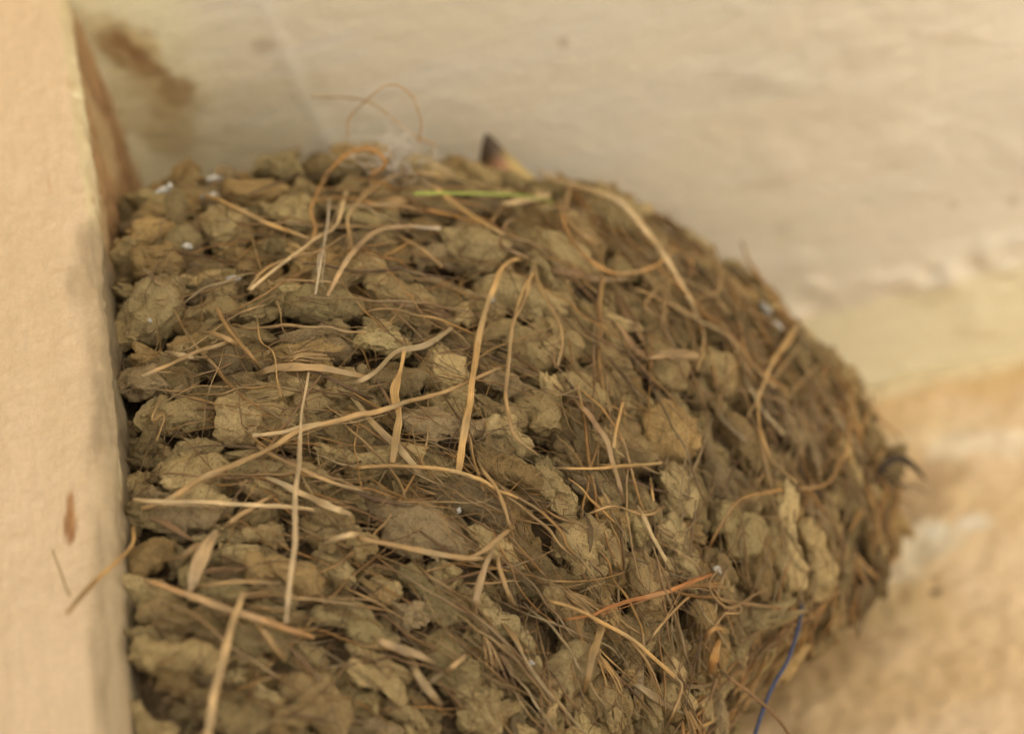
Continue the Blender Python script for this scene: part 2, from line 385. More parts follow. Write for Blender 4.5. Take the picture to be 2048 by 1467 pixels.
def frame_at(px, py, d=None):
    """surface point, outward normal, flow tangent, cross tangent"""
    e = 6.
    f = lambda x, y: at(x, y, surf_depth(x, y))
    p = f(px, py); rho = surf_rho(px, py)
    q = 1.0 if rho < .93 else .93/rho
    qx, qy = CX+(px-CX)*q, CY+(py-CY)*q
    gx = f(qx+e, qy)-f(qx-e, qy); gy = f(qx, qy+e)-f(qx, qy-e)
    n = np.cross(gx, gy); n /= np.linalg.norm(n)
    if n@(CAM-p) < 0: n = -n
    if rho > .93:
        rad = gx*(px-CX)+gy*(py-CY); rad /= np.linalg.norm(rad); n = n+rad*2*(min(rho, 1.05)-.93)/.12; n /= np.linalg.norm(n)
    return p, n, gx/np.linalg.norm(gx), gy/np.linalg.norm(gy)
def tangent(px, py, ang, n):
    g = (at(px+10*math.cos(ang), py+10*math.sin(ang), surf_depth(min(px, 1e9), py))-at(px, py, surf_depth(px, py)))
    g = g-n*(g@n); return g/np.linalg.norm(g)
pellets = []                                        # (V, tint, px, py, size, hero)
placed = []
MUDS = np.array([[.42, .31, .15], [.37, .27, .13], [.45, .34, .17], [.34, .24, .115], [.39, .285, .14], [.30, .22, .12], [.37, .25, .11], [.43, .33, .16]])
def make_pellet(p, n, tg, hl, hw, hn, hero, px, py, lumpy=1.):
    cr_ = np.cross(n, tg); B = PROTO[rng.integers(len(PROTO))].copy()
    if rng.random() < .5: B[:, 1] *= -1
    if rng.random() < .5: B[:, 0] *= -1
    seed = int(rng.integers(9999))
    off = rng.uniform(0, 50, 3)
    L = B*[hl/1.15, hw/.72, hn/.68]
    nr = L/np.linalg.norm(L, axis=1)[:, None]
    Lo = L+off*.01
    rg = np.abs(vn(Lo, 1.1/hw, seed+5))
    L = L+nr*(hw*lumpy*(.34*vn(Lo, .55/hw, seed)+.22*vn(Lo, 1.25/hw, seed+1)+.14*vn(Lo, 2.8/hw, seed+2)-.05*np.clip(.22-rg, 0, 1)/.22)+.00022*vn(Lo*[.6, 1, 1], 800, seed+6)+.0003*vn(Lo, 1500, seed+3)+.00013*vn(Lo, 3000, seed+4))[:, None]
    L[:, 2] += .12*hl*np.sin(L[:, 0]/hl*2+rng.uniform(0, 6))*.4
    V = p+L[:, :1]*tg+L[:, 1:2]*cr_+L[:, 2:3]*n
    for fq_, am in ((190, .0016), (430, .0006), (1000, .00014)):   # neighbours share this crumpling, so they read as pressed together
        V = V+am*np.stack([vn(V, fq_, 301), vn(V, fq_, 302), vn(V, fq_, 303)], -1)
    tnt = MUDS[rng.integers(len(MUDS))]*rng.uniform(.58, 1.32)*np.array([1.12, 1.08, .97])
    pellets.append([V, tnt, px, py, hl*hw, hero]); placed.append((p, tg, cr_, hl, hw))
HP = [(480, 860, 120, 100, 0), (365, 850, 120, 75, 0), (880, 852, 170, 82, 8), (885, 742, 95, 85, 0), (1045, 690, 150, 90, 50), (1065, 840, 115, 72, 0), (640, 632, 170, 70, -3), (300, 630, 150, 120, 10),
      (290, 480, 80, 80, 0), (360, 430, 75, 65, 0), (500, 390, 130, 42, -12), (355, 497, 120, 52, 5), (320, 548, 110, 60, 10), (1320, 890, 150, 100, 50), (940, 1030, 220, 80, 30), (820, 1062, 230, 90, 28),
      (1195, 1090, 130, 60, 50), (1280, 1180, 180, 75, 45), (1400, 1270, 190, 60, 45), (1160, 1100, 150, 70, 70), (1110, 1240, 200, 62, 62), (1130, 1350, 130, 110, 60), (560, 1160, 170, 75, 8),
      (315, 1120, 95, 72, 0), (345, 1325, 150, 75, -30), (620, 1400, 190, 120, 20), (860, 1190, 170, 70, 28), (1000, 780, 95, 55, 10), (790, 780, 100, 58, 5), (810, 605, 150, 60, 8), (450, 735, 110, 65, 0),
      (330, 770, 120, 85, 40), (300, 790, 80, 90, 80), (640, 700, 140, 50, 5), (1010, 870, 140, 60, 12), (1150, 800, 120, 62, 30), (1040, 600, 180, 58, 25), (1130, 530, 170, 62, 38), (930, 510, 160, 58, 12), (700, 560, 170, 52, 3),
      (545, 560, 130, 48, 8), (1210, 740, 120, 60, 30), (1240, 620, 160, 56, 40), (960, 420, 70, 100, 80), (1210, 450, 120, 65, 20), (1320, 740, 110, 75, 50), (1560, 1090, 200, 55, 78), (1500, 1110, 190, 60, 75), (1610, 1120, 170, 55, 75),
      (1460, 1060, 110, 90, 60), (1480, 900, 130, 60, 60), (400, 960, 160, 60, -8), (520, 960, 130, 70, -10), (370, 1040, 150, 70, -5), (700, 1260, 190, 60, 18), (520, 1290, 140, 80, 10), (760, 1370, 150, 80, 35), (900, 1330, 130, 75, 40),
      (950, 1420, 150, 80, 50), (480, 1440, 140, 90, 10), (1240, 1300, 140, 60, 60), (1330, 1380, 150, 60, 65), (450, 465, 110, 60, 8), (585, 440, 100, 60, 5), (430, 620, 120, 60, 10), (760, 700, 120, 60, 0), (1330, 1000, 120, 70, 45),
      (1420, 760, 110, 60, 55), (660, 1090, 160, 70, 12), (420, 1180, 150, 60, 5), (330, 1240, 120, 80, 10), (1020, 960, 140, 60, 22), (1100, 1000, 130, 60, 35), (740, 440, 130, 50, 5), (860, 400, 120, 50, 8), (560, 360, 120, 50, -5), (680, 350, 120, 55, 0)]
for px, py, l, w, ang in HP:
    p, n, _, _ = frame_at(px, py); d = surf_depth(px, py); mm = d/FPX
    tg = tangent(px, py, math.radians(ang), n)
    # undo foreshortening a little on tilted ground
    vis = max(.45, abs(n@(CAM-p)/np.linalg.norm(CAM-p)))
    hl, hw = l*mm*.5, w*mm*.5/(vis**.5)
    make_pellet(p+n*rng.uniform(.0003, .0026), n, tg, hl, hw, min(hw, hl)*rng.uniform(.65, .9), True, px, py, .62)
# dart throwing on the surface
NC = 26000
th = rng.uniform(-math.pi, math.pi, NC); ph = rng.uniform(0, 1.95, NC)
e = 1e-3
A = np.linalg.norm(np.cross(surf_param(th+e, ph)-surf_param(th, ph), surf_param(th, ph+e)-surf_param(th, ph)), axis=1)
ok = rng.random(NC) < A/A.max(); th, ph = th[ok], ph[ok]
PT = surf_param(th, ph); PX, PY, PD = project(PT)
PP = np.array([q[0] for q in placed]); PT_ = np.array([q[1] for q in placed]); PC_ = np.array([q[2] for q in placed]); PS = np.array([[q[3], q[4]] for q in placed])
PP, PT_, PC_, PS = list(PP), list(PT_), list(PC_), list(PS)
for k in range(len(th)):
    p = PT[k]
    if p[0] < -.002 or p[1] > .004 or p[2] > 2.496: continue
    if PY[k] > 1640 or PX[k] < 150: continue
    if ph[k] > 1.66 and math.radians(35) < th[k] < math.radians(140): continue
    rho = surf_rho(PX[k], PY[k])
    big = rng.uniform(.5, .95) if rng.random() < .62 else rng.uniform(.95, 1.5)
    if PX[k] > 1200 and PY[k] < 800: big *= .85
    hl, hw = .0050*big, .0029*big*rng.uniform(.85, 1.2)
    if PX[k] > 1350 and PY[k] > 850: hl *= 1.35; hw *= .82
    if PX[k] < 620 and PY[k] < 620: hl *= .8; hw *= 1.15
    A_ = np.array(PP); d = A_-p; sz = np.array(PS)
    m_ = ((d*np.array(PT_)).sum(1)/(.80*(sz[:, 0]+hl)))**2+((d*np.array(PC_)).sum(1)/(.80*(sz[:, 1]+hw)))**2+((d**2).sum(1)-(d*np.array(PT_)).sum(1)**2-(d*np.array(PC_)).sum(1)**2)/.008**2
    if m_.min() < .80: continue
    _, n, _, _ = frame_at(PX[k], PY[k])
    if ph[k] > 1.5:
        q = surf_param(th[k], ph[k]+.02)-surf_param(th[k], ph[k]-.02); r = surf_param(th[k]+.02, ph[k])-surf_param(th[k]-.02, ph[k])
        n = np.cross(q, r); n /= np.linalg.norm(n)
        if n@(p-cen) < 0: n = -n
    ang = float(flow_angle(PX[k], PY[k]))+rng.normal(0, .32)
    if ph[k] > 1.45: ang = math.atan2(-math.cos(th[k]), -math.sin(th[k])); ang += rng.normal(0, .15)
    tg = at(PX[k]+20*math.cos(ang), PY[k]+20*math.sin(ang), PD[k])-p; tg -= n*(n@tg); tg /= np.linalg.norm(tg)
    n0 = len(placed)
    make_pellet(p+n*(rng.uniform(-.0055, .0010)), n, tg, hl, hw, hw*rng.uniform(.75, 1.08), False, PX[k], PY[k])
    q = placed[n0]; PP.append(p); PT_.append(q[1]); PC_.append(q[2]); PS.append([hl, hw])
NL = len(pellets)
CV, CF = ico(4)
crumbs = []
for k in range(4600):
    # crumbs of the same mud bridging and roughening the pellets
    qi = rng.integers(NL); q = pellets[qi]; tg_ = placed[qi][1]
    if q[5] and rng.random() < .6: continue
    v = q[0][rng.integers(len(q[0]))]
    if (v-cen)@(CAM-cen) < 0 and rng.random() < .7: continue
    if v[0] < .0005 or v[2] > 2.495: continue
    inn = cen-v; inn /= np.linalg.norm(inn)
    r_ = rng.gamma(3, .00028)+.00035
    Lo = CV*rng.uniform(20, 60)*0+CV+rng.uniform(0, 50, 3)
    S3 = CV*(1+.45*vn(Lo, 1.4, 3)+.25*vn(Lo, 3.2, 5)+.12*vn(Lo, 7, 9))[:, None]*r_*np.array([1, 1, 1])
    ax_ = tg_+rng.normal(0, .35, 3); ax_ /= np.linalg.norm(ax_)
    S3 = S3+ax_*(S3@ax_)[:, None]*rng.uniform(.2, 2.6)
    crumbs.append((v+inn*r_*.35+S3, q[1]*rng.uniform(.8, 1.15), r_))
print('pellets', len(pellets), 'crumbs', len(crumbs))
def vis_score(q):
    infr = 0 < q[2] < 2048 and 200 < q[3] < 1480 and surf_rho(q[2], q[3]) < .97
    return (q[4]*(2. if q[5] else 1.))*(1 if infr else 0)
order = sorted(range(len(pellets)), key=lambda i: -vis_score(pellets[i]))
heroes, rest = order[:100], order[100:]
def ptint(V, t_): return np.tile(t_[None], (len(V), 1))
for i in heroes:
    q = pellets[i]; mesh_obj('mud_pellet', q[0], IF, M_mud, nest, col=ptint(q[0], q[1]))
V = np.concatenate([pellets[i][0] for i in rest]); F = np.concatenate([IF+len(IV)*k for k in range(len(rest))])
Cc = np.concatenate([ptint(pellets[i][0], pellets[i][1]) for i in rest])
tag(mesh_obj('mud_pellet', V, F, M_mud, nest, col=Cc), kind='stuff')
V = np.concatenate([c[0] for c in crumbs]); F = np.concatenate([CF+len(CV)*k for k in range(len(crumbs))])
Cc = np.concatenate([np.tile(c[1][None], (len(CV), 1)) for c in crumbs])
tag(mesh_obj('mud_crumb', V, F, M_mud, nest, col=Cc), kind='stuff')

# ---- depth envelope of the mud for laying straw on it
CELL = 6; GW, GH = 2400//CELL, 1800//CELL
dm = np.full((GH, GW), 9.)
for q in pellets:
    x, y, d = project(q[0][::2]); ix = ((x+100)/CELL).astype(int); iy = ((y+50)/CELL).astype(int)
    g = (ix >= 0) & (ix < GW) & (iy >= 0) & (iy < GH); np.minimum.at(dm, (iy[g], ix[g]), d[g])
for c_ in crumbs:
    x, y, d = project(c_[0][::3]); ix = np.clip(((x+100)/CELL).astype(int), 0, GW-1); iy = np.clip(((y+50)/CELL).astype(int), 0, GH-1); np.minimum.at(dm, (iy, ix), d)
gy, gx = np.meshgrid(np.arange(GH)*CELL-50+3., np.arange(GW)*CELL-100+3., indexing='ij')
base = surf_depth(gx, gy); inside = surf_rho(gx, gy) < 1.03
dm = np.where(dm > 5, base, np.minimum(dm, base+.004)); dm = np.where(inside, dm, base)
env = dm.copy()
for sx_ in range(-2, 3):
    for sy_ in range(-2, 3): env = np.minimum(env, np.roll(np.roll(dm, sx_, 1), sy_, 0))
for _ in range(2): env = (env+np.roll(env, 1, 0)+np.roll(env, -1, 0)+np.roll(env, 1, 1)+np.roll(env, -1, 1))/5
def bil(Mp, px, py):
    x = np.clip((px+100-3)/CELL, 0, GW-2.01); y = np.clip((py+50-3)/CELL, 0, GH-2.01); i = x.astype(int); j = y.astype(int); fx = x-i; fy = y-j
    return (Mp[j, i]*(1-fx)+Mp[j, i+1]*fx)*(1-fy)+(Mp[j+1, i]*(1-fx)+Mp[j+1, i+1]*fx)*fy

# ---- strands
def catmull(P, w, n):
    P = np.asarray(P, float); k = len(P)
    seg = np.linalg.norm(np.diff(P[:, :2], axis=0), axis=1)**.5; t = np.concatenate([[0], np.cumsum(seg)])
    T = np.linspace(0, t[-1], n); out = np.zeros((n, P.shape[1]))
    dP = np.zeros_like(P)
    for i in range(k):
        if i == 0: dP[i] = (P[1]-P[0])/(t[1]-t[0])
        elif i == k-1: dP[i] = (P[-1]-P[-2])/(t[-1]-t[-2])
        else:
            a = (P[i]-P[i-1])/(t[i]-t[i-1]); b = (P[i+1]-P[i])/(t[i+1]-t[i]); dP[i] = (a+b)/2
    idx = np.clip(np.searchsorted(t, T, 'right')-1, 0, k-2)
    h = (t[idx+1]-t[idx]); u = (T-t[idx])/h; u = u[:, None]; h = h[:, None]
    out = (2*u**3-3*u**2+1)*P[idx]+(u**3-2*u**2+u)*h*dP[idx]+(-2*u**3+3*u**2)*P[idx+1]+(u**3-u**2)*h*dP[idx+1]
    return out, np.interp(T, t, w)
def tube(path, wid, nref, flat=.35, twist=0., sides=8, fold=.0):
    n = len(path); T = np.gradient(path, axis=0); T /= np.linalg.norm(T, axis=1)[:, None]+1e-12
    Nn = nref-T*(nref*T).sum(1)[:, None]; Nn /= np.linalg.norm(Nn, axis=1)[:, None]+1e-12
    Bn = np.cross(T, Nn); tw = np.asarray(twist)*np.ones(n); c, s = np.cos(tw)[:, None], np.sin(tw)[:, None]
    N2 = Nn*c+Bn*s; B2 = -Nn*s+Bn*c
    a = np.linspace(0, 2*math.pi, sides, endpoint=False)
    ca, sa = np.cos(a), np.sin(a)
    V = path[:, None]+B2[:, None]*(ca[None, :, None]*wid[:, None, None]/2)+N2[:, None]*((sa[None, :, None]*flat+fold*(ca[None, :, None]**2-.5))*wid[:, None, None]/2)
    V = V.reshape(-1, 3)
    i = np.arange(n-1)[:, None]*sides; j = np.arange(sides)[None]; j2 = (j+1) % sides
    F = np.stack([i+j, i+j2, i+sides+j2, i+sides+j], -1).reshape(-1, 4)
    L = np.concatenate([[0], np.cumsum(np.linalg.norm(np.diff(path, axis=0), axis=1))])
    uv = np.stack([np.tile(np.abs(np.linspace(-1, 1, sides)), n), np.repeat(L, sides)], 1)
    caps = [np.arange(sides)[::-1][None], (np.arange(sides)+(n-1)*sides)[None]]
    return V, F, caps, uv
def smooth1(x, s):
    if s < 1: return x
    k = int(s*2.5)+1; g = np.exp(-(np.arange(-k, k+1)/s)**2/2); g /= g.sum()
    return np.convolve(np.pad(x, k, 'edge'), g, 'valid')
def strand(pts, wpx, h=1.0, d0=None, flat=.4, twist=0., stiff=25, dip=(1, 1), col=(.5, .33, .15), wob=1., fold=0., sides=8):
    """pts in photo pixels, widths in photo pixels, h = mm the strand floats above the mud"""
    pts = np.array(pts, float); wpx = np.array([wpx]*len(pts) if np.isscalar(wpx) else wpx, float)
    if len(wpx) != len(pts): wpx = np.interp(np.linspace(0, 1, len(pts)), np.linspace(0, 1, len(wpx)), wpx)
    L = np.linalg.norm(np.diff(pts, axis=0), axis=1).sum(); n = max(8, int(L/6))
    q, w = catmull(pts, wpx, n)
    o = rng.uniform(0, 99, 3); s = np.linspace(0, L, n)
    N3 = np.stack([s*0+o[0], s*0+o[1], s], 1)
    q[:, 0] += wob*2.2*vn(N3, 1/38., 5); q[:, 1] += wob*2.2*vn(N3, 1/38., 8)
    hh = np.interp(np.linspace(0, 1, n), np.linspace(0, 1, len(np.atleast_1d(h))), np.atleast_1d(h))*.001
    if d0 is None: d = smooth1(bil(env, q[:, 0], q[:, 1]), stiff/6.)
    else: d = np.interp(np.linspace(0, 1, n), np.linspace(0, 1, len(np.atleast_1d(d0))), np.atleast_1d(d0))
    e_ = np.minimum(1, s/28.) if dip[0] else np.ones(n); e2 = np.minimum(1, s[::-1]/28.) if dip[1] else np.ones(n)
    e_ = np.minimum(e_, e2)
    d = d-hh*e_+.0028*(1-e_)
    P = at(q[:, 0], q[:, 1], d)
    w = .84*w*d/FPX*(1+.18*vn(N3, 1/22., 11))
    nref = CAM-P; nref = nref+np.array([0, 0, .0]); nref /= np.linalg.norm(nref, axis=1)[:, None]
    tw = twist+ .5*vn(N3, 1/90., 13)
    V, F, caps, uv = tube(P, w, nref, flat, tw, sides, fold)
    c = np.array(col)[None]*(.88+.30*vn(N3, 1/40., 17))[:, None]*np.array([.90, .79, .60]); md = .40*sst(.15, .5, vn(N3, 1/55., 23))[:, None]; c = c*(1-md)+np.array([.33, .25, .13])*md; c = np.repeat(c, sides, 0)
    return V, F, caps, uv, c, L*w.mean()
GOLD = (.62, .42, .19); PALE = (.74, .58, .36); TAN = (.50, .35, .18); ORNG = (.50, .30, .12); BRN = (.30, .19, .10); GRY = (.42, .33, .20); DRK = (.20, .13, .08); RED = (.48, .22, .08)
H = []; SPLIT = []
def hs(pts, w, col, h=1.0, **k):
    H.append(strand(pts, w, h, col=col, **k))
    for q in range(rng.integers(1, 4)):                # loose fibres splitting off the same stem
        a, b = sorted(rng.uniform(0, len(pts)-1, 2)); b = min(len(pts)-1, b+.8)
        tq = np.linspace(a, b, 5); xs_ = np.interp(tq, range(len(pts)), [p_[0] for p_ in pts]); ys_ = np.interp(tq, range(len(pts)), [p_[1] for p_ in pts])
        o1, o2 = rng.normal(0, 3, 2), rng.normal(0, 11, 2); f = np.linspace(0, 1, 5)**1.5
        k2 = {n_: v_ for n_, v_ in k.items() if n_ in ('d0', 'stiff')}
        if 'd0' in k2: continue
        SPLIT.append(strand(list(zip(xs_+o1[0]*(1-f)+o2[0]*f, ys_+o1[1]*(1-f)+o2[1]*f)), [1.5, 2.6, 2.2, 1.4], float(np.mean(h))+rng.uniform(-.6, .5), col=np.array(col)*rng.uniform(.75, 1.1), sides=5, **k2))
hs([(1070, 338), (1120, 362), (1180, 380), (1235, 402), (1290, 460), (1340, 530), (1380, 600), (1406, 662)], [5, 14, 13, 20, 16, 14, 11, 8], PALE, [.5, 3, 4, 4, 3, 3, 2, 1], flat=.7)
hs([(1052, 515), (1010, 530), (985, 580), (960, 660), (945, 760), (930, 860), (917, 945)], [9, 11, 14, 14, 16, 19, 17], GOLD, [2, 4, 5, 4.5, 4, 3, 1.5], dip=(1, 0), fold=.3)
hs([(1065, 532), (1050, 600), (1025, 650), (1015, 740), (1012, 800), (1030, 870), (1075, 908)], [7, 8, 8, 9, 10, 8, 5], TAN, [3, 4, 4, 3, 2.5, 1.5, .5])
hs([(1065, 525), (1085, 580), (1110, 630), (1125, 670), (1115, 730)], [7, 7, 6, 6, 5], TAN, [3, 4, 3, 3, 2], dip=(1, 0))
hs([(1125, 665), (1108, 700), (1112, 735)], 3, TAN, 2, dip=(0, 0))
hs([(1025, 640), (1050, 575), (1067, 545)], 4, GOLD, 4, dip=(0, 0))
hs([(1035, 430), (1010, 452), (1002, 490), (1030, 505), (1060, 520)], [5, 7, 7, 9, 12], BRN, 3)
hs([(905, 356), (840, 346), (790, 352), (740, 382), (698, 432), (700, 490), (697, 512)], [6, 9, 9, 9, 8, 8, 6], TAN, [2, 3, 3, 3, 2, 1.5, 1])
hs([(882, 457), (820, 453), (755, 463), (710, 500), (682, 540), (655, 592)], [9, 8, 10, 13, 12, 8], (.58, .42, .26), [4, 4, 3, 2.5, 2, 2], dip=(0, 0), fold=.3)
hs([(830, 455), (882, 457)], [7, 9], (.80, .72, .62), 4.4, dip=(0, 0))
hs([(659, 395), (655, 450), (642, 520), (630, 588)], [4, 5, 5, 6], (.82, .74, .62), [3, 4, 3, 2], dip=(0, 0), wob=.4)
hs([(692, 384), (672, 450), (612, 490), (560, 530), (500, 580)], [10, 9, 7, 8, 9], PALE, [1, 2, 3, 3, 2.5], dip=(1, 0))
hs([(690, 470), (640, 500), (590, 512), (520, 545), (498, 578)], [5, 6, 6, 7, 7], TAN, [2, 3, 3, 3, 2], dip=(1, 0))
hs([(658, 340), (635, 385), (622, 420), (630, 460), (614, 500)], [6, 8, 9, 8, 6], ORNG, 2.5, dip=(1, 0))
hs([(398, 388), (440, 398), (520, 440), (600, 470), (630, 480)], [9, 9, 10, 9, 6], GOLD, 2.)
hs([(780, 462), (830, 490), (886, 534)], [5, 6, 9], TAN, 3, dip=(1, 0))
hs([(985, 412), (1050, 400), (1100, 392)], [10, 14, 14], PALE, 3)
hs([(850, 362), (900, 400), (960, 440), (1005, 468)], [8, 11, 10, 8], GOLD, 3, dip=(1, 0), fold=.3)
hs([(1118, 400), (1140, 470), (1178, 520), (1230, 545), (1300, 537), (1345, 508)], [10, 11, 9, 10, 9, 6], ORNG, [3, 3, 3, 3, 2, 1])
hs([(1140, 372), (1135, 430), (1165, 470), (1200, 486)], [10, 12, 12, 9], TAN, 2, fold=.3)
hs([(1255, 573), (1330, 602), (1400, 640), (1450, 670), (1500, 722), (1552, 777)], [5, 6, 7, 8, 7, 8], TAN, 3, dip=(1, 0))
hs([(1596, 650), (1570, 690), (1540, 732), (1520, 790), (1494, 832)], [10, 15, 12, 7, 3], GOLD, [4, 5, 5, 5, 4], dip=(0, 0))
hs([(1518, 780), (1518, 830), (1530, 890), (1545, 920), (1593, 968)], [6, 6, 6, 7, 7], GOLD, [5, 5, 5, 4, 4], dip=(0, 0))
hs([(1700, 815), (1697, 880), (1680, 930), (1655, 965), (1600, 975), (1530, 985), (1480, 1000), (1440, 1050), (1410, 1108)], [9, 8, 7, 6, 6, 6, 6, 6, 5], ORNG, 5, stiff=60)
hs([(1480, 484), (1510, 540), (1545, 592), (1592, 650)], [6, 8, 8, 6], ORNG, 4, dip=(0, 1))
hs([(1405, 660), (1408, 700), (1395, 738)], [6, 7, 8], TAN, 3, dip=(0, 0))
hs([(1425, 488), (1440, 545), (1435, 585), (1380, 590)], [8, 8, 7, 6], TAN, 3)
hs([(1490, 758), (1520, 810), (1566, 868)], 10, (.5, .42, .28), 3)
hs([(1336, 528), (1332, 600), (1323, 665)], 5, TAN, 2.5)
hs([(1145, 798), (1180, 830), (1212, 880), (1228, 935), (1247, 1005)], [7, 14, 13, 11, 9], (.40, .26, .14), 3, fold=.4)
hs([(1250, 788), (1240, 832), (1226, 895)], [4, 8, 9], GOLD, 2.5, dip=(1, 0))
hs([(1110, 937), (1200, 936), (1260, 930), (1325, 924)], [6, 7, 8, 7], GOLD, 2.5, dip=(1, 0))
hs([(1003, 735), (900, 777), (800, 808), (720, 830), (600, 862), (520, 908), (405, 955), (345, 995), (270, 1022)], [7, 9, 12, 13, 12, 13, 14, 14, 9], (.55, .38, .19), [2, 4, 6, 7, 7, 6, 5, 4, 2], stiff=60)
hs([(503, 872), (560, 864), (610, 852), (700, 835), (792, 812)], [11, 10, 10, 9, 7], PALE, [4, 4, 4, 4, 2], dip=(0, 1))
hs([(812, 675), (802, 740), (791, 780), (797, 830), (792, 870), (785, 925)], [9, 9, 25, 15, 23, 14], GOLD, [2, 3, 4, 4, 4, 3], dip=(1, 0), flat=.25, fold=.4, twist=.3)
hs([(618, 745), (603, 830), (598, 920), (590, 1000), (590, 1080), (578, 1180), (573, 1245)], [6, 7, 11, 13, 14, 13, 10], (.62, .50, .34), [2, 6, 10, 13, 14, 14, 12], dip=(0, 0), stiff=90, wob=.7)
hs([(700, 788), (740, 840), (800, 900), (850, 960)], [9, 16, 20, 12], (.48, .36, .2), 2, flat=.2)
hs([(650, 740), (612, 790), (562, 860), (512, 920)], 6, BRN, 3)
hs([(505, 752), (560, 735), (640, 735), (700, 748), (750, 755)], [8, 22, 20, 12, 6], TAN, 2, fold=.5)
hs([(285, 750), (340, 730), (400, 700), (455, 683)], [9, 9, 10, 9], TAN, 3, dip=(0, 1))
hs([(395, 665), (430, 668), (462, 682), (470, 690)], [6, 11, 14, 10], TAN, 3)
hs([(330, 705), (370, 710), (412, 720)], [8, 14, 8], GRY, 3)
hs([(432, 615), (462, 662), (500, 710), (522, 738)], [9, 9, 9, 8], (.45, .29, .13), 3)
hs([(690, 773), (740, 750), (775, 720), (800, 700), (850, 690), (905, 655)], [12, 11, 9, 12, 14, 10], GRY, 3, fold=.4)
hs([(265, 1000), (400, 1003), (520, 1010), (655, 1022)], [12, 11, 11, 8], PALE, [3, 4, 4, 2], stiff=60)
hs([(520, 950), (580, 975), (650, 1010), (700, 1030)], [5, 15, 18, 12], PALE, 3, fold=.4)
hs([(510, 890), (560, 915), (640, 955), (740, 985)], [10, 10, 9, 6], TAN, 3)
hs([(690, 937), (800, 931), (915, 942), (990, 975), (1050, 1003)], [8, 9, 10, 9, 5], GOLD, 2.5)
hs([(950, 918), (985, 965), (1008, 1010), (1028, 1075)], [7, 9, 9, 5], TAN, 3, dip=(1, 1))
hs([(1083, 1196), (1145, 1212), (1195, 1240), (1265, 1278), (1350, 1354)], [6, 9, 10, 9, 11], GOLD, [2, 4, 5, 5, 5], dip=(1, 0))
hs([(1350, 1352), (1365, 1372), (1350, 1420), (1333, 1450)], [5, 6, 6, 4], TAN, [5, 5, 4, 2], dip=(0, 1))
hs([(1110, 1242), (1180, 1230), (1260, 1200), (1340, 1180), (1425, 1148)], [4, 7, 11, 12, 7], RED, 3.5, stiff=60)
hs([(1275, 1010), (1300, 1060), (1333, 1120)], [9, 10, 10], PALE, 3.5, dip=(1, 0))
hs([(1170, 1385), (1185, 1310), (1208, 1238)], [12, 22, 20], (.40, .29, .15), 3, fold=.3)
hs([(1210, 1240), (1250, 1270), (1300, 1330), (1330, 1400)], [5, 8, 6, 4], TAN, 3)
hs([(283, 1158), (376, 1188), (468, 1222), (550, 1248), (628, 1275)], [8, 17, 18, 16, 12], (.60, .38, .19), [3, 6, 8, 7, 4], stiff=80)
hs([(487, 1185), (467, 1240), (450, 1300), (430, 1380), (413, 1480)], [12, 18, 20, 22, 22], (.60, .44, .25), [6, 9, 9, 8, 6], stiff=80, dip=(0, 0))
hs([(505, 1240), (540, 1280), (572, 1320)], 12, TAN, 4)
hs([(432, 1060), (410, 1100), (388, 1150), (378, 1182)], [10, 40, 34, 10], (.62, .47, .30), [3, 5, 5, 4], flat=.12, dip=(1, 0), fold=.2)
hs([(440, 1060), (480, 1030), (520, 1005), (560, 985)], [10, 12, 10, 8], TAN, 4)
hs([(355, 1122), (400, 1090), (440, 1068)], [16, 14, 8], (.5, .36, .2), 3)
hs([(380, 1178), (470, 1162), (560, 1166)], [8, 10, 8], TAN, 3)
hs([(700, 1072), (800, 1092), (900, 1112), (982, 1117)], [9, 14, 14, 10], TAN, 5, stiff=60)
hs([(988, 1090), (962, 1160), (945, 1228)], [12, 18, 18], (.52, .39, .24), 5)
hs([(990, 1100), (1008, 1160), (1028, 1212)], [10, 12, 11], TAN, 4)
hs([(900, 1130), (950, 1110), (988, 1085), (1030, 1050)], [8, 10, 14, 8], TAN, 4)
hs([(930, 1310), (885, 1350)], [14, 12], (.55, .40, .22), 4)
hs([(820, 1320), (850, 1370), (885, 1410)], [18, 22, 14], GRY, 4)
hs([(735, 1270), (800, 1295), (880, 1330)], [8, 26, 10], (.40, .30, .18), 4, flat=.2)
hs([(640, 1085), (700, 1070), (720, 1068)], 14, PALE, 4)
hs([(1170, 1030), (1230, 1010), (1290, 1030), (1330, 1010)], 6, TAN, 2)
hs([(1300, 955), (1308, 1000)], 5, GOLD, 2.5, dip=(1, 0))
hs([(1280, 720), (1330, 712), (1395, 712)], [5, 8, 14], (.52, .38, .22), 2)
hs([(1600, 690), (1560, 740), (1530, 770)], [5, 6, 5], TAN, 5)
hs([(1440, 1130), (1420, 1170), (1450, 1210), (1480, 1212), (1478, 1225), (1450, 1226), (1432, 1240)], 4, TAN, 5)
hs([(1290, 1290), (1340, 1230), (1390, 1180)], 6, TAN, 4)
hs([(1395, 1290), (1430, 1255), (1450, 1258)], [5, 12, 6], ORNG, 4)
hs([(1440, 1270), (1430, 1310), (1420, 1350)], [10, 22, 14], ORNG, 4, flat=.15)
hs([(1450, 800), (1380, 770), (1350, 700)], 5, BRN, 2)
hs([(1320, 640), (1290, 610), (1350, 560), (1450, 600)], 5, TAN, 2)
hs([(320, 795), (305, 840), (330, 830), (315, 880)], 3, GOLD, 4, dip=(1, 0))
hs([(515, 630), (520, 680), (545, 700), (555, 760), (572, 810)], 4, GOLD, 3)
hs([(1440, 1340), (1500, 1385), (1560, 1440), (1600, 1500)], [8, 10, 9, 8], BRN, 5, d0=(.56, .57, .58))
hs([(230, 590), (222, 640), (240, 700), (262, 790)], [8, 12, 9, 6], DRK, 1.5, d0=(.585, .575, .565, .553))
